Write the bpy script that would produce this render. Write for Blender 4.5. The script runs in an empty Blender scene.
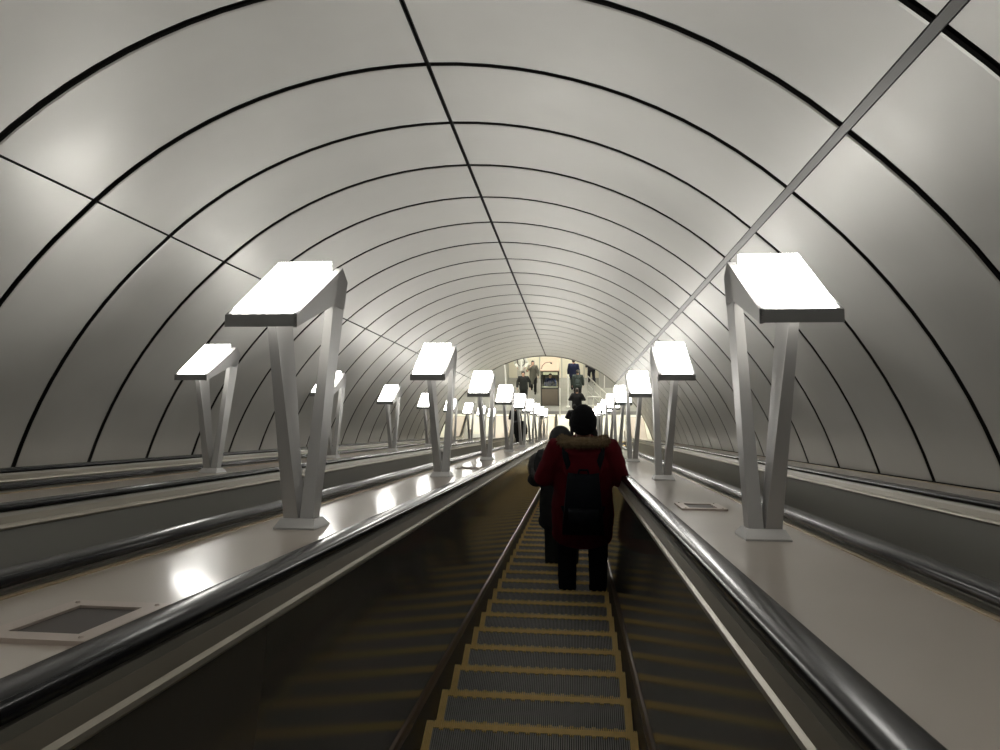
import bpy, bmesh, math, random
from mathutils import Vector, Matrix
random.seed(7)
SC = bpy.context.scene
COL = SC.collection
C30, S30 = math.cos(math.radians(30)), math.sin(math.radians(30))
H0 = 16.07                      # camera height above the lower hall floor
EYE = 1.411                     # eye above the nosing plane, square to the slope
R_ARC, S1 = 2.6, 29.0           # bottom transition of the escalators
S2 = S1 + R_ARC*math.radians(30)
CX = -0.207                      # middle of the escalator we ride

def S(x, t, n):                 # slope frame -> world
    return Vector((x, C30*t + S30*n, H0 - S30*t + C30*n))

# ------------------------------------------------------------------ materials
def mat(name, col, rough=.5, metal=0., coat=0., noise=0., nscale=8., bump=0., bscale=30., emis=None, estr=0., trans=0., stretch=None, spec=.5, rnoise=0., coatr=.05, aniso=0.):
    m = bpy.data.materials.new(name); m.use_nodes = True
    nt = m.node_tree; b = nt.nodes['Principled BSDF']
    b.inputs['Base Color'].default_value = (*col, 1); b.inputs['Roughness'].default_value = rough
    b.inputs['Metallic'].default_value = metal; b.inputs['Coat Weight'].default_value = coat
    b.inputs['Coat Roughness'].default_value = coatr
    b.inputs['Specular IOR Level'].default_value = spec
    b.inputs['Transmission Weight'].default_value = trans
    if aniso: b.inputs['Anisotropic'].default_value = aniso
    if emis: b.inputs['Emission Color'].default_value = (*emis, 1); b.inputs['Emission Strength'].default_value = estr
    if noise or bump or rnoise:
        tc = nt.nodes.new('ShaderNodeTexCoord'); mp = nt.nodes.new('ShaderNodeMapping')
        nt.links.new(tc.outputs['Object'], mp.inputs['Vector'])
        if stretch: mp.inputs['Scale'].default_value = stretch
        n = nt.nodes.new('ShaderNodeTexNoise'); n.inputs['Scale'].default_value = nscale; n.inputs['Detail'].default_value = 5
        nt.links.new(mp.outputs['Vector'], n.inputs['Vector'])
        if noise:
            mx = nt.nodes.new('ShaderNodeMix'); mx.data_type = 'RGBA'
            mx.inputs['A'].default_value = (*[c*(1-noise) for c in col], 1); mx.inputs['B'].default_value = (*[min(1, c*(1+noise)) for c in col], 1)
            nt.links.new(n.outputs['Fac'], mx.inputs['Factor']); nt.links.new(mx.outputs['Result'], b.inputs['Base Color'])
        if rnoise:
            mr = nt.nodes.new('ShaderNodeMapRange'); mr.inputs['From Min'].default_value = .3; mr.inputs['From Max'].default_value = .7
            mr.inputs['To Min'].default_value = max(0, rough-rnoise); mr.inputs['To Max'].default_value = rough+rnoise
            nt.links.new(n.outputs['Fac'], mr.inputs['Value']); nt.links.new(mr.outputs['Result'], b.inputs['Roughness'])
        if bump:
            n2 = nt.nodes.new('ShaderNodeTexNoise'); n2.inputs['Scale'].default_value = bscale; n2.inputs['Detail'].default_value = 3
            nt.links.new(mp.outputs['Vector'], n2.inputs['Vector'])
            bp = nt.nodes.new('ShaderNodeBump'); bp.inputs['Strength'].default_value = bump; bp.inputs['Distance'].default_value = .02
            nt.links.new(n2.outputs['Fac'], bp.inputs['Height']); nt.links.new(bp.outputs['Normal'], b.inputs['Normal'])
    return m

M = {}
M['vault'] = mat('vault_panel', (.55, .545, .52), .45, .3, noise=.10, rnoise=.05, nscale=1.8, bump=.05, bscale=1.2)
M['gap'] = mat('joint_shadow', (.012, .011, .01), .8)
M['strip'] = mat('joint_strip', (.12, .12, .115), .4, .5)
M['deck'] = mat('deck_laminate', (.56, .495, .43), .30, 0., coat=.4, coatr=.10, noise=.07, nscale=2.5)
M['brass'] = mat('deck_edge_trim', (.36, .28, .17), .35, .4)
M['rail'] = mat('handrail_rubber', (.014, .014, .016), .22, 0., spec=.26)
M['railbase'] = mat('rail_base_metal', (.24, .23, .195), .38, .5)
M['ridge'] = mat('bright_ridge_metal', (.42, .39, .33), .38, .7)
M['brownface'] = mat('brown_profile', (.20, .175, .135), .42, .4)
M['panel'] = mat('balustrade_laminate', (.15, .14, .12), .12, .45, spec=1.0)
M['panel_grey'] = mat('balustrade_grey_laminate', (.30, .295, .275), .25, .1, spec=.8)
M['skirt'] = mat('skirt_metal', (.03, .028, .026), .4, .5)
M['lip'] = mat('skirt_lip_metal', (.16, .115, .09), .28, .8)
M['step'] = mat('step_aluminium', (.36, .355, .345), .5, .3, noise=.25, nscale=14)
M['groove'] = mat('step_groove_dark', (.018, .018, .017), .8)  # groove contrast put into the colour: near-black floors between the cleats
M['yellow'] = mat('step_yellow', (.86, .64, .25), .6, 0., noise=.15, nscale=30)
M['lampmetal'] = mat('lamp_aluminium', (.47, .465, .46), .42, .4, noise=.04, nscale=6)
M['lampdark'] = mat('lamp_tray', (.27, .27, .265), .45, .3)
M['diff'] = mat('lamp_diffuser', (.9, .9, .88), .4, emis=(1., .975, .92), estr=11.5)
M['diffb'] = mat('lamp_lower_diffuser', (.9, .9, .85), .4, emis=(1., .965, .88), estr=1.3)
M['hatch'] = mat('hatch_frame_metal', (.55, .47, .42), .35, .4)
M['hatchin'] = mat('hatch_plate', (.05, .036, .028), .5, .2, noise=.2, nscale=20)
M['granite'] = mat('grey_granite', (.27, .27, .25), .3, noise=.15, nscale=5, coat=.3)
M['pale'] = mat('pale_stone', (.72, .71, .62), .3, noise=.05, nscale=3, coat=.3)
M['cream'] = mat('cream_wall', (.80, .76, .62), .4, noise=.04, nscale=2)
M['pier'] = mat('grey_wall_stone', (.34, .34, .32), .4, noise=.06, nscale=3)
M['white'] = mat('white_paint', (.8, .8, .78), .4)
M['black'] = mat('black_frame', (.02, .02, .02), .4)
M['brownwood'] = mat('booth_brown_board', (.16, .135, .11), .5, noise=.12, nscale=6)
M['roofpink'] = mat('booth_roof', (.33, .25, .19), .6)
M['glass'] = mat('clear_glass', (.95, 1, .95), .02, trans=1.)
M['steel'] = mat('steel_rail', (.6, .6, .58), .3, .9)
M['hall_light'] = mat('hall_light_tube', (1, 1, 1), .5, emis=(1, .97, .86), estr=26)

# ------------------------------------------------------------------ helpers
def link(name, me, m=None, parent=None):
    o = bpy.data.objects.new(name, me); COL.objects.link(o)
    if m is not None:
        for q in (m if isinstance(m, (list, tuple)) else [m]): me.materials.append(q)
    if parent: o.parent = parent
    return o
def from_bm(name, bm, m, parent=None, smooth=False, recalc=True):
    if recalc: bmesh.ops.recalc_face_normals(bm, faces=bm.faces)
    me = bpy.data.meshes.new(name); bm.to_mesh(me); bm.free()
    if smooth: me.polygons.foreach_set('use_smooth', [True]*len(me.polygons))
    return link(name, me, m, parent)
def thing(name, label, cat, loc=(0, 0, 0), rot=(0, 0, 0), group=None):
    o = bpy.data.objects.new(name, None); COL.objects.link(o)
    o.location = loc; o.rotation_euler = rot; o.empty_display_size = .2
    o['label'] = label; o['category'] = cat
    if group: o['group'] = group
    return o
def tag(o, label, cat, group=None):
    o['label'] = label; o['category'] = cat
    if group: o['group'] = group
    return o
def struct(o): o['kind'] = 'structure'; return o
def box(bm, x0, x1, y0, y1, z0, z1, mi=0, T=None):
    vs = [Vector((x, y, z)) for x in (x0, x1) for y in (y0, y1) for z in (z0, z1)]
    if T: vs = [T @ v for v in vs]
    v = [bm.verts.new(p) for p in vs]
    for f in ((0, 1, 3, 2), (4, 6, 7, 5), (0, 4, 5, 1), (2, 3, 7, 6), (0, 2, 6, 4), (1, 5, 7, 3)):
        fc = bm.faces.new([v[i] for i in f]); fc.material_index = mi
def prism(bm, poly, a0, a1, axis='x', mi=0):
    """extrude a polygon (list of 2-tuples) between a0 and a1 along an axis"""
    def mk(p, a):
        return {'x': (a, p[0], p[1]), 'y': (p[0], a, p[1]), 'z': (p[0], p[1], a)}[axis]
    A = [bm.verts.new(mk(p, a0)) for p in poly]; B = [bm.verts.new(mk(p, a1)) for p in poly]
    n = len(poly)
    fs = [bm.faces.new(A), bm.faces.new(B[::-1])]
    for i in range(n): fs.append(bm.faces.new((A[i], B[i], B[(i+1) % n], A[(i+1) % n])))
    for f in fs: f.material_index = mi
def bevel(bm, w, seg=2, ang=.6):
    es = [e for e in bm.edges if len(e.link_faces) == 2 and e.calc_face_angle(0) > ang]
    bmesh.ops.bevel(bm, geom=es, offset=w, segments=seg, profile=.5, affect='EDGES')
def tube(bm, pts, rad, seg=14, up=Vector((0, 1, 0)), cap=True, mi=0):
    """loft of ellipses: rad entries are r or (r_side, r_up)"""
    pts = [Vector(p) for p in pts]; rings = []
    n = len(pts)
    for i, p in enumerate(pts):
        d = (pts[min(i+1, n-1)] - pts[max(i-1, 0)]).normalized()
        u = up if abs(d.dot(up)) < .95 else Vector((0, 0, 1)) if abs(d.z) < .9 else Vector((1, 0, 0))
        sd = d.cross(u).normalized(); uu = sd.cross(d).normalized()
        r = rad[i]; a, b = (r, r) if not isinstance(r, tuple) else r
        rings.append([bm.verts.new(p + sd*math.cos(2*math.pi*k/seg)*a + uu*math.sin(2*math.pi*k/seg)*b) for k in range(seg)])
    for i in range(n-1):
        for k in range(seg):
            f = bm.faces.new((rings[i][k], rings[i][(k+1) % seg], rings[i+1][(k+1) % seg], rings[i+1][k])); f.material_index = mi
    if cap:
        bm.faces.new(rings[0][::-1]).material_index = mi; bm.faces.new(rings[-1]).material_index = mi
def ell(bm, c, r, seg=18, T=None):
    mt = Matrix.Translation(Vector(c)) @ (T or Matrix()) @ Matrix.Diagonal((*r, 1))
    bmesh.ops.create_uvsphere(bm, u_segments=seg, v_segments=seg//2+2, radius=1, matrix=mt)

# ------------------------------------------------------------------ the path of an escalator
def frame(s, npr):
    """point at path position s, npr above the nosing plane (square to the path): (y, z), normal (y, z)"""
    if s <= S1:
        p = S(0, s, npr - EYE); return (p.y, p.z), (S30, C30)
    c = S(0, S1, -EYE + R_ARC)
    if s <= S2:
        a = math.radians(30) - (s - S1)/R_ARC; nn = (math.sin(a), math.cos(a))
        return (c.y - nn[0]*(R_ARC-npr), c.z - nn[1]*(R_ARC-npr)), nn
    return (c.y + (s-S2), c.z - (R_ARC-npr)), (0., 1.)
FLOOR_DZ = frame(S2, 0)[0][1]    # close to zero
def samples(s0, s1):
    L = [s0]
    k = math.ceil(s0/4)*4
    while k < min(S1, s1):
        if k > s0+.01: L.append(k)
        k += 4
    for i in range(0, 9):
        q = S1 + (S2-S1)*i/8
        if s0 < q < s1: L.append(q)
    L.append(s1); return L
def sweep(bm, prof, s0, s1, mi=0, closed=True):
    rings = []
    for s in samples(s0, s1):
        r = []
        for x, npr in prof:
            (y, z), _ = frame(s, npr); r.append(bm.verts.new((x, y, z)))
        rings.append(r)
    n = len(prof); m = n if closed else n-1
    for i in range(len(rings)-1):
        for k in range(m):
            f = bm.faces.new((rings[i][k], rings[i][(k+1) % n], rings[i+1][(k+1) % n], rings[i+1][k])); f.material_index = mi
    if closed:
        bm.faces.new(rings[0][::-1]).material_index = mi; bm.faces.new(rings[-1]).material_index = mi
S0 = -4.5
SE = S2 + 1.45                   # end of the balustrades on the landing

# ------------------------------------------------------------------ tunnel
TCX, TCN, TR = -1.20, -1.22, 4.05
PH_B, PH_J, PH_L = math.radians(78.6), math.radians(42.9), math.radians(41.5)
RING0, RSP = 5.2, 1.06
K0, K1 = -9, 20
TEND = RING0 + RSP*21
def TP(ph, r):                   # a point of the lining: the lower walls open out a little
    x, n = TCX + r*math.sin(ph), TCN + r*math.cos(ph)
    return x + math.copysign(.10, ph)*max(0, 1.7-n), n
def TS(ph, r, t):
    x, n = TP(ph, r); return S(x, t, n)
def vault_panel(bm, t0, t1, p0, p1, r=TR, th=.03):
    nseg = max(6, int(abs(p1-p0)/math.radians(3)))
    def ringv(rr, t): return [bm.verts.new(TS(p0+(p1-p0)*i/nseg, rr, t)) for i in range(nseg+1)]
    e = .012                     # softly rolled edges
    rows = [ringv(r+th, t0), ringv(r+.006, t0), ringv(r, t0+e), ringv(r, t1-e), ringv(r+.006, t1), ringv(r+th, t1)]
    for ri, (a, b) in enumerate(zip(rows[:-1], rows[1:])):
        for i in range(nseg): bm.faces.new((a[i], b[i], b[i+1], a[i+1])).material_index = 1 if ri in (0, 4) else 0
    for k in (0, nseg):
        bm.faces.new([rw[k] for rw in rows]).material_index = 1
G = .058
def vault(name, spans):
    bm = bmesh.new()
    for k in range(K0, K1+1):
        t = RING0 + RSP*k
        for a, b in spans: vault_panel(bm, t+G/2, t+RSP-G/2, a, b)
    o = from_bm(name, bm, [M['vault'], M['gap']], smooth=False)
    o.data.polygons.foreach_set('use_smooth', [True]*len(o.data.polygons))
    o.data.set_sharp_from_angle(angle=math.radians(20))
    return struct(o)
gl, gc, gr = .010/TR, .018/TR, .032/TR
vault('wall_left', [(-PH_B, -PH_L-gl)])
vault('ceiling', [(-PH_L+gl, .013-gc), (.013+gc, PH_J-gr)])
vault('wall_right', [(PH_J+gr, PH_B)])
bm = bmesh.new()                 # dark shell behind the panels
t0, t1 = RING0+RSP*K0, TEND
prev = None
for i in range(61):
    ph = -PH_B-.05 + (2*PH_B+.1)*i/60
    cur = [bm.verts.new(TS(ph, TR+rr, t)) for rr, t in ((.05, t0), (.05, t1), (.12, t1), (.12, t0))]
    if prev:
        for a in range(4): bm.faces.new((prev[a], prev[(a+1) % 4], cur[(a+1) % 4], cur[a]))
    prev = cur
struct(from_bm('trim_1', bm, M['gap']))
bm = bmesh.new()                 # the wide grey strip along the right joint
for r_in, w in ((TR-.008, gr*.86),):
    pts = []
    for ph in (PH_J-w, PH_J-w*.9, PH_J+w*.9, PH_J+w):
        rr = r_in if abs(ph-PH_J) < w*.95 else TR+.03
        pts.append(TP(ph, rr))
    A = [bm.verts.new(S(x, t0, n)) for x, n in pts]; B = [bm.verts.new(S(x, t1, n)) for x, n in pts]
    for i in range(4): bm.faces.new((A[i], A[(i+1) % 4], B[(i+1) % 4], B[i]))
    bm.faces.new(A); bm.faces.new(B)
struct(from_bm('trim_2', bm, M['strip']))
bm = bmesh.new()                 # light ring round the mouth of the tunnel
prev = None
for i in range(61):
    ph = -PH_B-.05 + (2*PH_B+.1)*i/60
    cur = [bm.verts.new(TS(ph, rr, t)) for rr, t in ((TR-.02, TEND), (TR-.02, TEND+.12), (TR+.2, TEND+.12), (TR+.2, TEND))]
    if prev:
        for a in range(4): bm.faces.new((prev[a], prev[(a+1) % 4], cur[(a+1) % 4], cur[a]))
    prev = cur
struct(from_bm('trim_3', bm, M['strip']))

# ------------------------------------------------------------------ lower hall
HY1, HZC = 33.05, 5.6
HX0, HX1 = -8.5, 6.2
bm = bmesh.new(); box(bm, HX0, HX1, 29.45, HY1+.1, -.25, 0); struct(from_bm('floor', bm, M['granite']))
bm = bmesh.new(); box(bm, HX0, HX1, 27.2, 29.1, -.25, 0)
box(bm, HX0, -5.2, 21.5, 27.2, -.25, 0); box(bm, 2.85, HX1, 21.5, 27.2, -.25, 0)
struct(from_bm('floor', bm, M['pale']))
bm = bmesh.new(); box(bm, HX0, HX1, 29.1, 29.45, -.25, .0); struct(from_bm('floor', bm, mat('dark_floor_band', (.12, .12, .115), .3, coat=.3)))
bm = bmesh.new(); box(bm, HX0, HX1, HY1, HY1+.2, 0, HZC, 0)
for k in range(12):              # upright panel joints of the marble
    x = -7.6+1.15*k; box(bm, x, x+.035, HY1-.006, HY1+.01, 0, HZC, 1)
struct(from_bm('wall_far', bm, [M['cream'], M['pier']]))
bm = bmesh.new(); box(bm, 1.22, HX1, 31.9, HY1-.01, 0, HZC)
for k in range(5): box(bm, 1.45+.9*k, 1.49+.9*k, 31.89, 31.91, 0, HZC, 1)
struct(from_bm('wall_far_right', bm, [M['pier'], M['white']]))
bm = bmesh.new(); box(bm, HX0, -3.45, 31.9, HY1-.01, 0, HZC)
struct(from_bm('wall_far_left', bm, M['pier']))
bm = bmesh.new(); box(bm, HX0-.2, HX0, 21.5, HY1+.2, -.25, HZC); struct(from_bm('wall_hall_left', bm, M['cream']))
bm = bmesh.new(); box(bm, HX1, HX1+.2, 21.5, HY1+.2, -.25, HZC); struct(from_bm('wall_hall_right', bm, M['cream']))
bm = bmesh.new(); box(bm, HX0-.2, HX1+.2, 24.2, HY1+.2, HZC, HZC+.2); struct(from_bm('ceiling', bm, M['white']))
# wall round the tunnel mouth, square to the slope
bm = bmesh.new(); na, nb = -2.75, 3.85
arc = []
for i in range(41):
    ph = -PH_B-.03 + (2*PH_B+.06)*i/40
    arc.append(TP(ph, TR+.15))
def outer(p):
    x, n = p; dx, dn = x-TCX, n-TCN
    k = min([q for q in ((HX1-TCX)/dx if dx > 1e-6 else 99, (HX0-TCX)/dx if dx < -1e-6 else 99, (nb-TCN)/dn if dn > 1e-6 else 99)])
    return (TCX+dx*k, TCN+dn*k)
I = [bm.verts.new(S(x, TEND+.12, n)) for x, n in arc]; O = [bm.verts.new(S(*[outer(p)[0], TEND+.12, outer(p)[1]])) for p in arc]
for i in range(40): bm.faces.new((I[i], I[i+1], O[i+1], O[i]))
for e, xo in ((0, HX0), (40, HX1)):
    a = bm.verts.new(S(arc[e][0], TEND+.12, na)); b = bm.verts.new(S(xo, TEND+.12, na))
    bm.faces.new((I[e], O[e], b, a))
o = struct(from_bm('wall_near', bm, M['pier'])); md = o.modifiers.new('t', 'SOLIDIFY'); md.thickness = .08
# unseen hall ceiling lights, added to brighten the lower hall
for i, (x, y) in enumerate([(-4.6, 29.5), (-1.6, 29.5), (1.4, 29.5), (4.2, 29.5), (-4.6, 31.3), (-1.6, 31.3), (1.4, 31.3), (-3.2, 27.2), (.6, 27.2)]):
    t = thing('ceiling_light', 'long white ceiling light added to light the lower hall, unseen above the tunnel mouth', 'light', (x, y, HZC-.06), group='added ceiling lights of the lower hall')
    bm = bmesh.new(); box(bm, -1.1, 1.1, -.16, .16, 0, .06); bevel(bm, .01, 1); from_bm('light_housing', bm, M['white'], t)
    bm = bmesh.new(); box(bm, -1.06, 1.06, -.13, .13, -.03, 0); bevel(bm, .01, 1); from_bm('light_diffuser', bm, M['hall_light'], t)

# ------------------------------------------------------------------ escalators
def step_mesh():
    bm = bmesh.new(); Wd = .5
    # origin: nosing line, tread runs back towards -y
    box(bm, -Wd+.002, Wd-.002, -.40, -.012, -.05, -.011, 1)
    prism(bm, [(-.012, -.011), (0, -.02), (.0, -.06), (-.02, -.21), (-.05, -.21), (-.05, -.05)], -Wd+.002, Wd-.002, 'x', 1)
    n = 90; p = .92/n
    for i in range(n):
        x = -.46+p*i+p*.22
        box(bm, x, x+p*.55, -.40, -.038, -.0112, 0)
        for z0 in (-.2,): box(bm, x, x+p*.55, -.002, .004, z0, -.022)
    me = bpy.data.meshes.new('step'); bmesh.ops.recalc_face_normals(bm, faces=bm.faces); bm.to_mesh(me); bm.free(); me.materials.append(M['step']); me.materials.append(M['groove'])
    bm = bmesh.new()
    for i in range(n):
        x = -.46+p*i+p*.2; hi = 1 if i % 5 > 2 else 0
        box(bm, x, x+p*.62, -.036-.012*hi, .002+.003*hi, -.0112, .002+.005*hi)
    box(bm, -.462, .462, -.030, -.001, -.013, -.007)
    for sx in (-1, 1):
        for k in range(4):
            x = sx*(.466+.0085*k); box(bm, x-.003, x+.003, -.40, .0, -.0112, .003)
        box(bm, min(sx*.46, sx*.497), max(sx*.46, sx*.497), -.40, -.001, -.0118, -.005)
    me2 = bpy.data.meshes.new('yellow_edging'); bmesh.ops.recalc_face_normals(bm, faces=bm.faces); bm.to_mesh(me2); bm.free(); me2.materials.append(M['yellow'])
    return me, me2
STEP, YEL = step_mesh()
NOSE0 = 3.435
def rail_path():
    P = []
    for s in samples(S0, SE): P.append(frame(s, 1.012))
    (y, z), _ = P[-1]; r = .37
    for i in range(1, 13):
        a = math.pi*i/12
        P.append(((y + r*math.sin(a), z - r + r*math.cos(a)), (math.sin(a), math.cos(a))))
    return P
RP = rail_path()
def rail_bm(x):
    bm = bmesh.new(); prof = []
    # C-section handrail: domed top and rolled sides
    for dx, dn in ((-.039, -.018), (-.043, -.012), (-.0435, .002), (-.040, .011), (-.032, .0165), (-.016, .0195), (0, .0205), (.016, .0195), (.032, .0165), (.040, .011), (.0435, .002), (.043, -.012), (.039, -.018), (.030, -.018), (-.030, -.018)):
        prof.append((dx, dn))
    rings = []
    for (y, z), (ny, nz) in RP:
        rings.append([bm.verts.new((x+dx, y+ny*dn, z+nz*dn)) for dx, dn in prof])
    n = len(prof)
    for i in range(len(rings)-1):
        for k in range(n): bm.faces.new((rings[i][k], rings[i][(k+1) % n], rings[i+1][(k+1) % n], rings[i+1][k]))
    bm.faces.new(rings[0]); bm.faces.new(rings[-1][::-1])
    return bm
def escalator(c, label, pm='panel_grey'):
    t = thing('escalator', label, 'escalator', (c, 0, 0))
    for sx in (-1, 1):
        m = lambda pr: [(sx*x, n) for x, n in pr]
        bm = bmesh.new(); sweep(bm, m([(.507, -.35), (.507, .085), (.515, .085), (.53, .06), (.53, -.35)]), S0, SE+.3); from_bm('skirt', bm, M['skirt'], t)
        bm = bmesh.new(); sweep(bm, m([(.509, .085), (.512, .105), (.518, .122), (.528, .130), (.542, .130), (.542, .07), (.52, .07)]), S0, SE+.25); from_bm('skirt_lip', bm, M['lip'], t, smooth=False)
        bm = bmesh.new(); sweep(bm, m([(.527, .122), (.573, .912), (.59, .912), (.56, .10)]), S0, SE); from_bm('balustrade_panel', bm, M[pm], t)
        bm = bmesh.new(); sweep(bm, m([(.572, .910), (.558, .914), (.552, .922), (.554, .932), (.562, .940), (.585, .940), (.585, .910)]), S0, SE); from_bm('bright_ridge', bm, M['ridge'], t)
        bm = bmesh.new(); sweep(bm, m([(.562, .938), (.573, .972), (.592, .972), (.592, .938)]), S0, SE); from_bm('brown_molding', bm, M['brownface'], t)
        bm = bmesh.new(); sweep(bm, m([(.573, .970), (.577, .990), (.592, .9905), (.592, .998), (.648, .998), (.648, .985), (.674, .983), (.674, .95), (.58, .95)]), S0, SE); from_bm('rail_base', bm, M['railbase'], t)
        rb = from_bm('handrail', rail_bm(sx*.62), M['rail'], t, smooth=True)
        # rounded end of the balustrade under the handrail loop
        (y, z), _ = frame(SE, 1.0); bm = bmesh.new()
        pts = [(y, z-.72), (y, z)] + [(y+.35*math.sin(math.pi*i/12), z-.36+.36*math.cos(math.pi*i/12)) for i in range(1, 13)]
        prism(bm, pts[1:], sx*.585, sx*.655, 'x'); box(bm, min(sx*.55, sx*.67), max(sx*.55, sx*.67), y, y+.22, -.02, z-.7+.4)
        from_bm('newel', bm, M['railbase'], t)
    # comb plate at the bottom
    bm = bmesh.new(); (y, z), _ = frame(S2+1.0, 0); box(bm, -.505, .505, y, 27.2, -.06, .001)
    for i in range(50): box(bm, -.49+.0196*i, -.482+.0196*i, y-.09, y, -.02, .003, 1)
    from_bm('comb_plate', bm, [M['steel'], M['yellow']], t)
    # steps
    s = NOSE0 - .4*19; first = None
    while s < S2+1.02:
        (y, z), _ = frame(s, 0)
        o = bpy.data.objects.new('step', STEP); COL.objects.link(o); o.parent = t; o.location = (-.004, y, z); o.scale.x = 1.008
        e = bpy.data.objects.new('yellow_edging', YEL); COL.objects.link(e); e.parent = o
        e['label'] = 'yellow safety edging'
        s += .4
    return t
E3 = escalator(CX, 'descending escalator in the middle of the view, with yellow-edged steps and riders', 'panel')
E4 = escalator(1.66, 'escalator at the right wall, beyond the beige deck with the right lamp row')
E2 = escalator(-2.10, 'escalator just left of the central deck, its grey inner panel showing')
E1 = escalator(-4.20, 'escalator at the left tunnel wall, behind the farther lamp row')

# decks between the escalators
def deck(x0, x1, label, hatches=()):
    t = thing('balustrade_deck', label, 'deck', (0, 0, 0))
    bm = bmesh.new(); sweep(bm, [(x0+.02, .93), (x0+.02, .977), (x1-.02, .977), (x1-.02, .93)], S0, SE-.05)
    from_bm('deck_top', bm, M['deck'], t)
    for xa, xb in ((x0, x0+.021), (x1-.021, x1)):
        bm = bmesh.new(); sweep(bm, [(xa, .93), (xa, .981), (xa+.004, .983), (xb-.004, .983), (xb, .981), (xb, .93)], S0, SE-.05); from_bm('edge_trim', bm, M['brass'], t)
    bm = bmesh.new(); (y, z), _ = frame(SE-.05, .97); box(bm, x0+.01, x1-.01, y, y+.04, -.02, z); from_bm('end_panel', bm, M['railbase'], t)
    for hx0, hx1, ht in hatches:
        h = bpy.data.objects.new('access_hatch', None); COL.objects.link(h); h.parent = t; h.location = S(0, ht, .977-EYE); h.rotation_euler = (-math.pi/6, 0, 0)
        bm = bmesh.new(); L = .30; w = .045
        box(bm, hx0, hx1, 0, w, 0, .010); box(bm, hx0, hx1, L-w, L, 0, .010); box(bm, hx0, hx0+w, w, L-w, 0, .010); box(bm, hx1-w, hx1, w, L-w, 0, .010)
        for px in (hx0+w/2, hx1-w/2):
            for py in (w/2, L-w/2):
                bmesh.ops.create_cone(bm, cap_ends=True, segments=12, radius1=.006, radius2=.004, depth=.004, matrix=Matrix.Translation((px, py, .012)))
        from_bm('hatch_frame', bm, M['hatch'], h)
        bm = bmesh.new(); box(bm, hx0+w, hx1-w, w, L-w, 0, .004); from_bm('hatch_plate', bm, M['hatchin'], h)
    return t
g = .677
deck(-2.10+g, CX-g, 'glossy beige deck left of the middle escalator, carrying the near left lamp row', [(-1.20, -.955, 1.31), (-1.24, -.99, 7.25), (-1.24, -.99, 13.3)])
deck(CX+g, 1.66-g, 'beige deck right of the middle escalator, carrying the right lamp row', [(.57, .81, 3.87), (.57, .81, 10.1)])
deck(-4.20+g, -2.10-g, 'narrow-looking beige deck between the two left escalators, under the farther lamps')
deck(1.66+g, 2.965, 'slim deck strip along the foot of the right tunnel wall')
deck(-5.39, -4.20-g, 'slim deck strip along the foot of the left tunnel wall')

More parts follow.
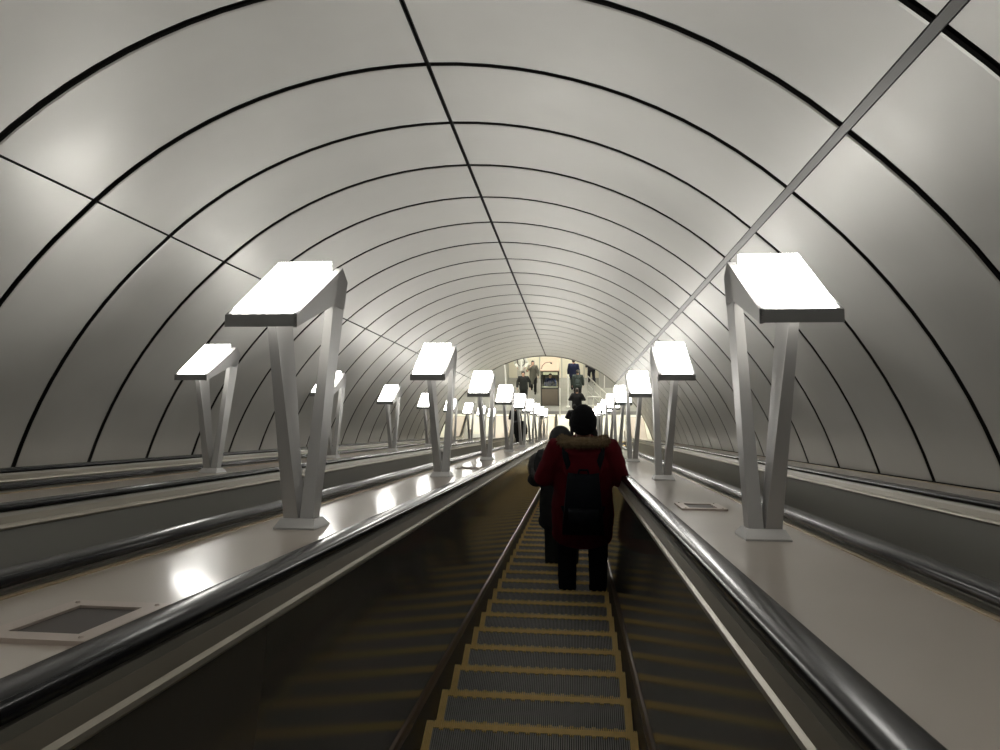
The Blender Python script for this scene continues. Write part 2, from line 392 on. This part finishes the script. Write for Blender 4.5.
# ------------------------------------------------------------------ lamps
def lamp_meshes(mir):
    out = {}
    def fin(bm, k, ms, b=.004):
        if b: bevel(bm, b, 1)
        if mir:
            for v in bm.verts: v.co.x *= -1
        bmesh.ops.recalc_face_normals(bm, faces=bm.faces)
        me = bpy.data.meshes.new(k); bm.to_mesh(me); bm.free()
        for q in (ms if isinstance(ms, list) else [ms]): me.materials.append(q)
        out[k] = me
    # right-hand lamp: x from inner (0) to outer; head spans x 0..0.29; y along the slope, z off the deck
    def loft(A, B):              # two quads joined into a tapering bar
        a = [bm.verts.new(p) for p in A]; b = [bm.verts.new(p) for p in B]
        bm.faces.new(a); bm.faces.new(b)
        for i in range(4): bm.faces.new((a[i], a[(i+1) % 4], b[(i+1) % 4], b[i]))
    bm = bmesh.new()             # base: plate and truncated pyramid
    a = [(-.018, -.085), (.158, -.085), (.158, .105), (-.018, .105)]; b = [(-.006, -.050), (.142, -.050), (.142, .050), (-.006, .050)]
    A0 = [bm.verts.new((x, y, 0)) for x, y in a]; A = [bm.verts.new((x, y, .008)) for x, y in a]; B = [bm.verts.new((x, y, .042)) for x, y in b]
    bm.faces.new(A0); bm.faces.new(B)
    for r0, r1 in ((A0, A), (A, B)):
        for i in range(4): bm.faces.new((r0[i], r0[(i+1) % 4], r1[(i+1) % 4], r1[i]))
    fin(bm, 'base', M['lampmetal'], .003)
    yF, zF, T30 = -.28, .878, math.tan(math.radians(30))
    P = lambda y, v: (y, zF + T30*(y-yF) + v)
    # near leg: leans back towards the viewer; broad face turns from front (bottom) to side (top)
    bm = bmesh.new()
    loft([(.069, -.040, .040), (.133, -.040, .040), (.133, .035, .040), (.069, .035, .040)],
         [(.150, -.155, .905), (.186, -.155, .905), (.186, .010, .995), (.150, .010, .995)]); fin(bm, 'near_leg', M['lampmetal'])
    # far leg: leans away and runs up into the side beam
    bm = bmesh.new()
    loft([(.003, -.040, .040), (.062, -.040, .040), (.062, .035, .040), (.003, .035, .040)],
         [(.002, .140, .992), (.038, .140, .992), (.038, .318, 1.120), (.002, .318, 1.120)]); fin(bm, 'far_leg', M['lampmetal'])
    bm = bmesh.new()
    prism(bm, [P(yF, 0), P(.250, 0), (.326, 1.130), (.285, .99), (.142, .986), P(yF+.02, -.056), P(yF, -.054)], 0, .014, 'x')
    prism(bm, [P(.20, -.012), P(.250, 0), (.326, 1.130), (.285, .99), (.142, .986)], .0, .037, 'x'); fin(bm, 'side_beam', M['lampmetal'], .003)
    bm = bmesh.new(); w0, w1, yB = .014, .302, .215
    prism(bm, [P(yF, 0), P(yF+.010, 0), P(yF+.010, -.052), P(yF, -.050)], 0.001, w1, 'x')
    prism(bm, [P(yF+.010, 0), P(yB, 0), P(yB, -.052), P(yF+.010, -.052)], w1-.010, w1, 'x')
    prism(bm, [P(yB-.010, 0), P(yB, 0), P(yB, -.052), P(yB-.010, -.052)], w0, w1-.010, 'x')
    prism(bm, [P(yF+.010, -.004), P(yB-.010, -.004), P(yB-.010, -.014), P(yF+.010, -.014)], w0, w1-.010, 'x'); fin(bm, 'tray', M['lampdark'], 0)
    # lit top: thick block that stands proud of the tray towards its far end
    bm = bmesh.new()
    prism(bm, [P(yF+.016, -.006), P(yF+.018, .004), P(yF+.034, .014), P(yB-.045, .060), P(yB-.022, .052), P(yB-.016, -.006)], w0+.022, w1-.020, 'x')
    fin(bm, 'lit_diffuser', M['diff'], .006)
    bm = bmesh.new()
    prism(bm, [P(yF+.03, -.030), P(yB-.03, -.030), P(yB-.03, -.040), P(yF+.03, -.040)], w0+.012, w1-.022, 'x'); fin(bm, 'lower_diffuser', M['diffb'], 0)
    return out
LM = {False: lamp_meshes(False), True: lamp_meshes(True)}
LP0, LSP = 2.94, 3.19
def lamp(x, k, mir, label, group=None):
    t = thing('balustrade_lamp', label, 'lamp', S(x, LP0+LSP*k, .977-EYE), (-math.pi/6, 0, 0), group)
    for key, me in LM[mir].items():
        nm = 'leg' if key.endswith('leg') else key
        o = bpy.data.objects.new(nm, me); COL.objects.link(o); o.parent = t
ORD = ['nearest', 'second nearest', 'third nearest', 'fourth nearest', 'fifth nearest', 'sixth nearest', 'seventh nearest', 'eighth nearest', 'farthest']
for row, x, mir, desc in (('near left row', -1.100, True, 'V-legged lamp in the near left row, beside the left handrail, %s to the viewer'),
                          ('right row', .680, False, 'V-legged lamp in the right row, by the rider in red, %s to the viewer'),
                          ('far left row', -3.23, True, 'V-legged lamp in the row beyond the second escalator, %s to the viewer')):
    for k in range(-2, 9):
        if k < 0:
            lamp(x, k, mir, 'V-legged lamp of the %s standing out of frame behind the viewer' % row, 'lamps behind the viewer, %s' % row); continue
        if row == 'far left row' and k == 0: lamp(x, k, mir, 'V-legged lamp of the farthest left row, just outside the left picture edge'); continue
        o = ORD[k] if row != 'far left row' else (ORD[k-1] if k < 8 else 'farthest')
        lab = desc % o
        if k == 0: lab = {'near left row': 'largest V-legged lamp on the left, foot on the glossy deck beside the left handrail', 'right row': 'largest V-legged lamp on the right, foot on the plain beige deck'}[row]
        lamp(x, k, mir, lab)

# ------------------------------------------------------------------ people
def cloth(name, col, rough=.85, noise=.15, ns=20, sheen=0., bump=.25, bs=70):
    m = mat(name, col, rough, noise=noise, nscale=ns, bump=bump, bscale=bs, spec=.15)
    return m
SKIN = mat('skin', (.55, .33, .24), .5, noise=.06, nscale=9)
HAIRD = mat('dark_hair', (.03, .022, .018), .5, noise=.3, nscale=40)
EYEM = mat('eye', (.03, .02, .02), .2)
def remesh(o, v, sm=4, fac=.5):
    r = o.modifiers.new('remesh', 'REMESH'); r.mode = 'VOXEL'; r.voxel_size = v; r.use_smooth_shade = True
    s = o.modifiers.new('smooth', 'SMOOTH'); s.iterations = sm; s.factor = fac
TEX = bpy.data.textures.new('folds', 'CLOUDS'); TEX.noise_scale = .11; TEX.noise_depth = 2
def folds(o, st):
    d = o.modifiers.new('folds', 'DISPLACE'); d.texture = TEX; d.strength = st; d.mid_level = .5; d.texture_coords = 'LOCAL'
def lerp(a, b, t): return a+(b-a)*t
def arm_pts(sx, el, wr, sh=(.185, 0, 1.43)):
    s = Vector((sx*sh[0], sh[1], sh[2])); e = Vector((sx*el[0], el[1], el[2])); w = Vector((sx*wr[0], wr[1], wr[2]))
    return s, e, w
def hand(bm, w, d, sx, palm=Vector((0, 0, -1))):
    """palm with five separate, slightly curled fingers; d = pointing direction"""
    d = d.normalized(); side = d.cross(palm).normalized(); pn = side.cross(d).normalized()
    c = w + d*.045
    tube(bm, [w - d*.01, w+d*.02, c, w+d*.085], [(.024, .018), (.032, .017), (.040, .016), (.040, .013)], 12, up=pn)
    for i, (off, ln) in enumerate(((-.031, .070), (-.0105, .080), (.0105, .075), (.031, .058))):
        b = w + d*.080 + side*off
        p1 = b + d*ln*.45 - pn*(-.004); p2 = p1 + (d*.8 + pn*.55).normalized()*ln*.33; p3 = p2 + (d*.45+pn*.85).normalized()*ln*.26
        tube(bm, [b, p1, p2, p3], [.0095, .0088, .008, .0065], 8, up=side)
    th = -sx
    b = w + d*.022 + side*th*.030
    tube(bm, [b, b+(side*th*.7+d*.7).normalized()*.032, b+(side*th*.45+d*.9+pn*.2).normalized()*.062, b+(side*th*.25+d*.9+pn*.4).normalized()*.085], [.013, .011, .0098, .008], 8, up=pn)
def person(label, loc, yaw=0, H=1.75, coat=(.05, .05, .055), trousers=(.02, .02, .025), shoes=(.015, .015, .015), coat_hem=.80, coat_w=1.0,
           arms=None, legs=None, hat=None, hair='short', hood=None, fur=None, backpack=None, vox=.014, fold=.006, sit=False, scarf=None, gender='m', trim=None, sole=None, extra=None, headturn=0.):
    k = H/1.75
    t = thing('person', label, 'person', loc, (0, 0, yaw)); t.scale = (k, k, k)
    arms = arms or (((.25, -.02, 1.15), (.27, .06, .90)), ((.25, -.02, 1.15), (.27, .06, .90)))
    # legs: per side (hip dx, knee(x,y,z), ankle(x,y,z))
    legs = legs or (((.105, .02, .50), (.11, -.02, .085)), ((.105, .02, .50), (.11, -.02, .085)))
    bm = bmesh.new()
    hz = .93 if not sit else .50
    dz = hz-.93
    shw = .185 if gender == 'm' else .165
    # torso and head
    tube(bm, [(0, 0, .84+dz), (0, 0, .93+dz), (0, .0, 1.06+dz), (0, -.005, 1.22+dz), (0, -.01, 1.36+dz), (0, 0, 1.44+dz), (0, .005, 1.49+dz)],
         [(.15, .10), (.165, .115), (.14, .10), (.155, .11), (.165, .115), (.12, .085), (.065, .06)], 20)
    tube(bm, [(0, 0, 1.44+dz), (0, .012, 1.50+dz), (0, .02, 1.56+dz)], [.062, .055, .055], 14)
    hc = Vector((0, .02, 1.635+dz))
    ell(bm, hc, (.076, .096, .110)); ell(bm, hc+Vector((0, .028, -.055)), (.056, .062, .058))
    tube(bm, [hc+Vector((0, .088, .022)), hc+Vector((0, .106, -.010)), hc+Vector((0, .112, -.022)), hc+Vector((0, .092, -.034))], [.009, .012, .015, .008], 8)
    for sx in (-1, 1):
        ell(bm, hc+Vector((sx*.077, -.004, -.008)), (.012, .022, .033), 10)
        ell(bm, hc+Vector((sx*.035, .074, .028)), (.024, .014, .010), 10)
    ell(bm, hc+Vector((0, .092, -.060)), (.026, .010, .008), 10)
    # arms + hands
    jr = []
    for sx, (el, wr) in ((-1, arms[0]), (1, arms[1])):
        s, e, w = arm_pts(sx, el, wr, (shw, -.005, 1.425)); s.z += dz; e.z += dz; w.z += dz
        tube(bm, [s+Vector((-sx*.05, 0, 0)), s, s.lerp(e, .5), e, e.lerp(w, .5), w], [.05, .054, .045, .038, .035, .026], 12)
        hand(bm, w, (w-e), sx, palm=Vector((-sx*.7, 0, -.7)) if abs((w-e).normalized().z) < .6 else Vector((-sx, 0, 0)))
        jr.append((s, e, w))
    lj = []
    for sx, (kn, an) in ((-1, legs[0]), (1, legs[1])):
        h = Vector((sx*.09, 0, .88+dz)); kk = Vector((sx*kn[0], kn[1], kn[2])); a = Vector((sx*an[0], an[1], an[2]))
        tube(bm, [h, h.lerp(kk, .4), kk, kk.lerp(a, .35), a], [.088, .078, .054, .052, .036], 14)
        tube(bm, [a+Vector((0, -.04, -.02)), a+Vector((0, .04, -.035)), a+Vector((0, .14, -.055))], [(.036, .035), (.036, .03), (.03, .018)], 12, up=Vector((0, 0, 1)))
        lj.append((h, kk, a))
    b = from_bm('body', bm, SKIN, t); remesh(b, .011 if vox < .012 else .013, 2)
    for sx in (-1, 1):
        bm = bmesh.new(); ell(bm, hc+Vector((sx*.033, .083, .012)), (.013, .008, .008), 10); from_bm('eye', bm, EYEM, t, smooth=True)
    # trousers
    bm = bmesh.new()
    tube(bm, [(0, 0, .86+dz), (0, 0, .95+dz), (0, 0, 1.03+dz)], [(.165, .115), (.175, .125), (.155, .115)], 20)
    for h, kk, a in lj:
        tube(bm, [h+Vector((0, 0, .03)), h.lerp(kk, .4), kk, kk.lerp(a, .5), a+Vector((0, 0, -.02))], [.105, .100, .082, .078, .074], 16)
    o = from_bm('trousers', bm, cloth('trouser_cloth', trousers), t); remesh(o, vox, 3); folds(o, fold*.8)
    for h, kk, a in lj:
        bm = bmesh.new(); z0 = a.z-.085
        tube(bm, [a+Vector((0, -.065, -.045)), a+Vector((0, -.03, -.035)), a+Vector((0, .05, -.042)), a+Vector((0, .13, -.052)), a+Vector((0, .175, -.060))], [(.034, .036), (.042, .046), (.046, .038), (.046, .028), (.026, .018)], 14, up=Vector((0, 0, 1)))
        s = from_bm('shoe', bm, cloth('shoe_leather', shoes, .5, bump=.05), t, smooth=True)
        bm = bmesh.new()
        pts = [(.040*math.cos(q)*(1.1 if math.sin(q) > 0 else .9), .055+.125*math.sin(q)) for q in [2*math.pi*i/20 for i in range(20)]]
        prism(bm, [(a.x+x, a.y+y) for x, y in pts], z0-.003, z0+.017, 'z')
        from_bm('sole', bm, M['white'] if sole else M['black'], s)
    # coat
    bm = bmesh.new(); w = coat_w
    zs = [coat_hem+dz*(1 if not sit else 1), coat_hem+.03+dz]
    if sit: zs = [.84+dz, .87+dz]
    z = zs[1]; pts = [(0, 0, zs[0]), (0, 0, z)]; rr = [(.205*w, .150*w), (.212*w, .158*w)]
    for zz, ra, rb in ((.72, .215, .165), (.90, .215, .165), (1.05, .200, .155), (1.20, .200, .150), (1.33, .205, .150), (1.41, .180, .130), (1.47, .115, .100), (1.51, .085, .085)):
        if zz+dz > z+.04: pts.append((0, -.005, zz+dz)); rr.append((ra*w*(1 if gender == 'm' else .93), rb*w))
    tube(bm, pts, rr, 26)
    for s, e, ww in jr:
        v = ww-e; ww2 = e+v*.97
        ins = Vector((-math.copysign(.07, s.x), 0, 0))
        tube(bm, [s+ins, s+Vector((0, 0, .005)), s.lerp(e, .45), e, e.lerp(ww2, .5), ww2], [.075*w, .084*w, .076*w, .066*w, .062*w, .050*w], 16)
    cm = cloth('coat_cloth', coat)
    c = from_bm('coat', bm, cm, t); remesh(c, vox, 4); folds(c, fold*1.8)
    if hood == 'down':
        bm = bmesh.new()
        T = Matrix.Rotation(math.radians(-18), 4, 'X')
        ell(bm, (0, -.135*w, 1.37+dz), (.150, .060, .135), 20, T); ell(bm, (0, -.10, 1.46+dz), (.16, .085, .055), 20)
        o = from_bm('hood', bm, cm, c); remesh(o, vox, 4); folds(o, fold*1.6)
    if hood == 'up':
        bm = bmesh.new(); ell(bm, hc+Vector((0, -.025, .0)), (.118, .128, .145), 22); tube(bm, [(0, -.02, 1.44+dz), (0, -.02, 1.56+dz)], [(.13, .12), (.11, .12)], 18)
        for v in bm.verts:
            if v.co.y > hc.y+.055: v.co.y = hc.y+.055
        o = from_bm('hood', bm, cm, c, smooth=True); remesh(o, vox, 2)
    if fur:
        col, spec = fur
        fm = mat('fur', col, .9, noise=.45, nscale=60)
        def fur_ring(centre, a, b_, rad, a0, a1, tilt, nm='fur_trim'):
            bm = bmesh.new(); n = 40; P = []
            for i in range(n+1):
                q = lerp(a0, a1, i/n)
                P.append(Vector(centre)+Vector((a*math.cos(q), b_*math.sin(q), tilt*math.sin(q))))
            tube(bm, P, [rad*(.92+.16*random.random()) for _ in P], 12, up=Vector((0, 0, 1)))
            for _ in range(1500):
                i = random.randrange(n); p = P[i].lerp(P[i+1], random.random()); dd = (P[i+1]-P[i]).normalized()
                r = Vector([random.gauss(0, 1) for _ in range(3)]); r = (r-dd*r.dot(dd)).normalized()
                p0 = p+r*rad*.85; tip = p+r*rad*(1.25+.35*random.random())+dd*random.uniform(-.02, .02)+Vector((0, 0, -.006))
                s1 = r.cross(dd).normalized()*.0035; s2 = dd*.0035
                vs = [bm.verts.new(p0+q) for q in (s1, -s1, s2)]; tp = bm.verts.new(tip)
                for A, B in ((0, 1), (1, 2), (2, 0)): bm.faces.new((vs[A], vs[B], tp))
            return from_bm(nm, bm, fm, c, recalc=False)
        for args in spec: fur_ring(*args)
    if backpack:
        bw, bh, bz, bcol = backpack
        pm = cloth('backpack_cloth', bcol, .7, bump=.15)
        bm = bmesh.new(); box(bm, -bw/2, bw/2, -.34, -.175, bz, bz+bh); bevel(bm, .055, 4)
        for v in bm.verts:
            q = max(0, (v.co.z-bz-bh*.55)/(bh*.45)); v.co.x *= 1-.28*q*q; v.co.y += .05*q*q
        p = from_bm('backpack', bm, pm, t, smooth=True); folds(p, .006)
        bm = bmesh.new(); box(bm, -bw*.36, bw*.36, -.375, -.32, bz+.06, bz+bh*.5); bevel(bm, .022, 3); from_bm('front_pocket', bm, pm, p, smooth=True)
        for sx in (-1, 1):
            bm = bmesh.new()
            tube(bm, [(sx*bw*.28, -.20, bz+bh-.03), (sx*.13, -.15*w, 1.46+dz), (sx*.14, -.02, 1.51+dz), (sx*.15, .10, 1.44+dz), (sx*.16, .165, 1.28+dz), (sx*.2, .06, bz+.15), (sx*bw*.42, -.20, bz+.1)], [(.022, .007)]*7, 8, up=Vector((0, -1, .3)))
            from_bm('strap', bm, pm, p, smooth=True)
        bm = bmesh.new(); tube(bm, [(-.04, -.22, bz+bh-.01), (-.03, -.22, bz+bh+.035), (.03, -.22, bz+bh+.035), (.04, -.22, bz+bh-.01)], [.008]*4, 8); from_bm('grab_loop', bm, pm, p, smooth=True)
    if hat:
        bm = bmesh.new(); ell(bm, hc+Vector((0, -.008, .022)), (.096, .113, .125), 22)
        for v in bm.verts:
            if v.co.z < hc.z-.01: v.co.z = hc.z-.01
        o = from_bm('hat', bm, cloth('hat_knit', hat, .95, bump=.4), t, smooth=True)
        bm = bmesh.new(); R = []
        tube(bm, [hc+Vector((0, -.006, -.028)), hc+Vector((0, -.007, -.02)), hc+Vector((0, -.008, .03)), hc+Vector((0, -.008, .037))], [(.094, .111), (.1, .117), (.101, .118), (.095, .112)], 26, up=Vector((0, 1, 0)))
        from_bm('hat_cuff', bm, cloth('hat_knit', hat, .95, bump=.4), o, smooth=True)
    elif hair:
        bm = bmesh.new(); ell(bm, hc+Vector((0, -.014, .018)), (.088, .102, .112), 20)
        if hair == 'long': ell(bm, hc+Vector((0, -.045, -.05)), (.088, .068, .13), 18)
        for v in bm.verts:
            if v.co.y > hc.y+.05 and v.co.z < hc.z+.06: v.co.y = hc.y+.03
            if hair != 'long' and v.co.z < hc.z-.045: v.co.z = hc.z-.045
        from_bm('hair', bm, HAIRD, t, smooth=True)
    if scarf:
        bm = bmesh.new(); P = [(.095*math.cos(q), .085*math.sin(q)+.01, 1.50+dz+.012*math.sin(q*3)) for q in [2*math.pi*i/20 for i in range(21)]]
        tube(bm, P, [.035]*21, 10, up=Vector((0, 0, 1))); from_bm('scarf', bm, cloth('scarf_wool', scarf), t, smooth=True)
    if trim:
        bm = bmesh.new()
        for sx in (-1, 1):
            tube(bm, [(sx*.10, .07, 1.47+dz), (sx*.165, .115, 1.36+dz), (sx*.17, .16, 1.2+dz), (sx*.06, .185, 1.08+dz)], [(.018, .008)]*4, 8, up=Vector((0, 1, 0)))
        from_bm('coat_trim', bm, cloth('trim_cloth', trim), c, smooth=True)
    if extra: extra(t, c)
    return t

def tread(k):                    # level and middle of the k-th tread in front of nosing 0
    (y, z), _ = frame(NOSE0+.4*k, 0); return y, z
def on_step(x, k, back=.17):
    y, z = tread(k); return (x, y-back, z+.003)

# the big rider in the red parka
person('adult in a dark red parka with fur-edged hood and dark backpack, standing with back turned', on_step(.065, 8, .16), H=1.88,
       coat=(.11, .006, .012), trousers=(.012, .012, .016), coat_hem=.60, coat_w=1.14, hood='down', hat=(.010, .010, .012),
       fur=((.20, .14, .075), [((0, -.03, 1.512), .155, .120, .037, math.radians(160), math.radians(380), -.055)]),
       backpack=(.31, .46, .88, (.007, .009, .013)), vox=.011, fold=.012,
       arms=(((.30, -.03, 1.17), (.20, .20, 1.05)), ((.285, -.02, 1.17), (.27, .25, 1.06))), sole=True,
       legs=(((.125, .02, .50), (.125, -.02, .085)), ((.125, .02, .50), (.13, -.02, .085))))
def p2(t, c): pass
person('rider in dark grey coat with raised hood and grey fur, left of the red parka', on_step(-.14, 11, .17), H=1.71,
       coat=(.045, .047, .05), trousers=(.07, .075, .07), coat_hem=.60, coat_w=1.15, hood='up', hat=None, hair=None, gender='f',
       fur=((.13, .13, .13), [((-.215, -.03, 1.33), .08, .06, .036, math.radians(60), math.radians(300), .09)]),
       vox=.012, fold=.012, arms=(((.27, -.02, 1.15), (.24, .16, 1.04)), ((.28, -.02, 1.15), (.2, .2, 1.05))))
person('rider in black further down the steps, head just right of the red parka rider', on_step(.26, 22, .17), H=1.72,
       coat=(.015, .015, .017), coat_hem=.75, coat_w=1.05, hat=(.02, .02, .02))
person('rider in black near the foot of the middle escalator, arms bent out', (-.03, 26.75, 0.003), H=1.76, coat=(.012, .012, .014), coat_hem=.72, coat_w=1.1,
       arms=(((.34, -.06, 1.18), (.22, .14, 1.04)), ((.34, -.06, 1.18), (.22, .14, 1.04))), hat=(.012, .012, .012))
person('person in black on the hall floor, elbows out, just below the backpack wearer', (.09, 28.35, 0), H=1.76, coat=(.014, .014, .016), coat_hem=.75, coat_w=1.1,
       arms=(((.33, -.04, 1.2), (.16, .16, 1.12)), ((.33, -.04, 1.2), (.16, .16, 1.12))))
walk = (((.10, .14, .50), (.10, .20, .085)), ((.10, .02, .50), (.10, -.20, .13)))
person('person with a dark green jacket and backpack walking away across the hall', (.13, 30.35, 0), H=1.74, coat=(.05, .062, .058), trousers=(.03, .03, .035), backpack=(.28, .40, .93, (.035, .045, .043)), legs=walk)
person('person in a navy blue jacket walking away, farthest at the back wall', (-.07, 31.5, 0), H=1.80, yaw=-.15, coat=(.016, .019, .045), trousers=(.02, .02, .03), legs=walk)
person('dark-legged person at the back wall, upper body hidden by the tunnel mouth', (.84, 32.4, 0), H=1.78, yaw=.2, coat=(.03, .03, .035), legs=walk)
person('woman in a long grey-green coat, hand raised to her face, facing the escalators', (-2.08, 31.5, 0), yaw=math.pi, H=1.70, coat=(.15, .145, .12), trousers=(.02, .02, .02), coat_hem=.48, gender='f', hair='long',
       arms=(((.26, .02, 1.16), (.27, .10, .92)), ((.30, .10, 1.20), (.12, .20, 1.50))), legs=walk)
person('man in a short black jacket and trousers walking towards the escalators', (-2.46, 30.1, 0), yaw=math.pi, H=1.78, coat=(.03, .032, .032), trousers=(.025, .025, .025), coat_hem=.80, legs=walk,
       arms=(((.29, -.06, 1.16), (.30, .05, .92)), ((.29, -.06, 1.16), (.30, .05, .92))))
person('person in a white jacket with black trim by the back wall, head out of view', (-2.72, 32.3, 0), yaw=math.pi, H=1.80, coat=(.66, .66, .60), trousers=(.55, .54, .48), coat_hem=.80, trim=(.02, .02, .02),
       arms=(((.31, -.02, 1.16), (.20, .14, 1.0)), ((.31, -.02, 1.16), (.20, .14, 1.0))))
person('black-clad person stepping on at the foot of the second escalator', (-2.33, 25.75, 0.003), yaw=math.pi, H=1.76, coat=(.015, .015, .017), coat_hem=.7, coat_w=1.1)
person('dark-clad person waiting behind the one at the second escalator foot', (-2.62, 26.9, 0.003), yaw=math.pi, H=1.64, coat=(.02, .02, .022), coat_hem=.6, gender='f', hat=(.02, .02, .02))

# ------------------------------------------------------------------ attendant booth
BX, BY = -1.20, 29.95
bt = thing('attendant_booth', 'attendant booth with brown lower boards and black-framed windows at the escalator foot', 'booth', (BX, BY, 0))
w, d, h = .43, 1.45, 1.86
bm = bmesh.new()
box(bm, -w, w, 0, .04, .02, .92); box(bm, -w, w, d-.04, d, .02, .92); box(bm, -w, -w+.04, .04, d-.04, .02, .92); box(bm, w-.04, w, .04, d-.04, .02, .92); bevel(bm, .004, 1)
from_bm('lower_board', bm, M['brownwood'], bt)
bm = bmesh.new()
for x in (-w, w-.05):
    for y in (-.005, d-.045): box(bm, x, x+.05, y, y+.05, 0, h)
for z in (.92, h-.05):
    box(bm, -w, w, -.005, .045, z, z+.05); box(bm, -w, w, d-.045, d+.005, z, z+.05); box(bm, -w, -w+.05, 0, d, z, z+.05); box(bm, w-.05, w, 0, d, z, z+.05)
from_bm('window_frame', bm, M['black'], bt)
for nm, (x0, x1, y0, y1) in (('front', (-w+.05, w-.05, .018, .024)), ('back', (-w+.05, w-.05, d-.024, d-.018)), ('l', (-w+.02, -w+.026, .05, d-.05)), ('r', (w-.026, w-.02, .05, d-.05))):
    bm = bmesh.new(); box(bm, x0, x1, y0, y1, .97, h-.05); from_bm('window_pane', bm, M['glass'], bt)
bm = bmesh.new(); box(bm, -w-.02, w+.02, -.03, d+.03, h, h+.05); bevel(bm, .01, 2); from_bm('roof', bm, M['roofpink'], bt)
bm = bmesh.new(); box(bm, -w+.04, w-.04, .05, .45, .80, .84); from_bm('desk', bm, M['pale'], bt)
o = from_bm('roof_gooseneck', (lambda b: (tube(b, [(-.38, .15, h+.05), (-.34, .16, h+.22), (-.2, .2, h+.34), (.02, .25, h+.36), (.08, .26, h+.31)], [.014]*5, 8), ell(b, (.08, .26, h+.30), (.05, .05, .04), 12), b)[-1])(bmesh.new()), M['black'], bt, smooth=True)  # thin dark gooseneck curving over the roof
bm = bmesh.new(); box(bm, -.2, .2, -.2, .2, 0, .04); box(bm, -.2, .2, .16, .2, .04, .45)
for x in (-.18, .15):
    for y in (-.18, .15): box(bm, x, x+.03, y, y+.03, -.40, 0)
tag(from_bm('chair', bm, M['black']), 'black chair inside the attendant booth under the seated attendant', 'chair').location = (BX, BY+.95, .42)
person('attendant in a blue jacket seated behind the booth window, facing the escalators', (BX, BY+.92, -.0), yaw=math.pi, H=1.72, coat=(.03, .045, .17), trousers=(.03, .03, .05), sit=True,
       legs=(((.12, .40, .47), (.12, .38, .085)), ((.12, .40, .47), (.12, .38, .085))), arms=(((.27, .10, 1.18), (.14, .30, 1.16)), ((.27, .10, 1.18), (.14, .30, 1.16))), vox=.014)

# posts, railing and sign in the lower hall
def post(x, y, hh, label, m=M['white']):
    t = thing('guide_post', label, 'post', (x, y, 0))
    bm = bmesh.new(); tube(bm, [(0, 0, .02), (0, 0, hh-.03), (0, 0, hh)], [.035, .035, .02], 14); from_bm('pole', bm, m, t, smooth=False)
    bm = bmesh.new(); bmesh.ops.create_cone(bm, cap_ends=True, segments=18, radius1=.09, radius2=.07, depth=.03, matrix=Matrix.Translation((0, 0, .015))); from_bm('foot', bm, m, t)
post(-.70, 28.9, 1.5, 'white post standing right of the attendant booth')
post(-.33, 29.9, 1.7, 'tall white post between the booth and the walking riders')
post(-3.42, 31.0, 1.9, 'white post at the left edge of the tunnel mouth')
def railing(x0, y0, x1, y1, label, nseg=3, m=M['steel'], hh=1.0):
    t = thing('barrier_railing', label, 'railing', (x0, y0, 0)); dx, dy = x1-x0, y1-y0
    for i in range(nseg+1):
        q = i/nseg; bm = bmesh.new(); tube(bm, [(dx*q, dy*q, 0), (dx*q, dy*q, hh)], [.022, .022], 10); from_bm('post', bm, m, t)
    for z in (hh, hh*.55, .2):
        bm = bmesh.new(); tube(bm, [(0, 0, z), (dx, dy, z)], [.028, .028] if z == hh else [.016, .016], 10, up=Vector((0, 0, 1))); from_bm('rail', bm, m, t)
    return t
railing(.62, 31.2, 1.75, 28.6, 'pale metal railing running diagonally at the right of the hall', 4)
railing(.55, 29.0, 1.15, 29.0, 'short metal railing across the foot of the right escalator', 2)
bm = bmesh.new(); box(bm, 0, .30, -.03, 0, 0, .20); bevel(bm, .004, 1)
tag(from_bm('wall_sign', bm, M['white']), 'small white sign on the grey wall right of the tunnel mouth', 'sign').location = (1.62, 31.885, 1.15)

# ------------------------------------------------------------------ camera, world, output
f, vx, vy = 700., 75., 53.
Dv = Vector((vx, vy, f)).normalized(); Xv = Vector((f, 0, -vx)).normalized(); Nv = Dv.cross(Xv)
if Nv.y > 0: Nv = -Nv
def w_of(c):                     # camera-frame vector (right, down, forward) -> world
    c = Vector(c); a, b, n = c.dot(Xv), c.dot(Dv), c.dot(Nv)
    return Vector((a, C30*b+S30*n, -S30*b+C30*n))
r_, u_, b_ = w_of((1, 0, 0)), w_of((0, -1, 0)), w_of((0, 0, -1))
cam = bpy.data.cameras.new('camera'); cam.sensor_width = 36; cam.lens = 36*f/1000; cam.clip_start = .03; cam.clip_end = 200
co = bpy.data.objects.new('camera', cam); COL.objects.link(co)
co.matrix_world = Matrix(((r_.x, u_.x, b_.x, 0), (r_.y, u_.y, b_.y, 0), (r_.z, u_.z, b_.z, H0), (0, 0, 0, 1)))
SC.camera = co
wd = bpy.data.worlds.new('world'); SC.world = wd; wd.use_nodes = True
wd.node_tree.nodes['Background'].inputs['Color'].default_value = (.5, .5, .48, 1)
wd.node_tree.nodes['Background'].inputs['Strength'].default_value = .10
vs = SC.view_settings; vs.view_transform = 'Standard'; vs.look = 'None'; vs.exposure = .95; vs.gamma = 1; vs.use_curve_mapping = False
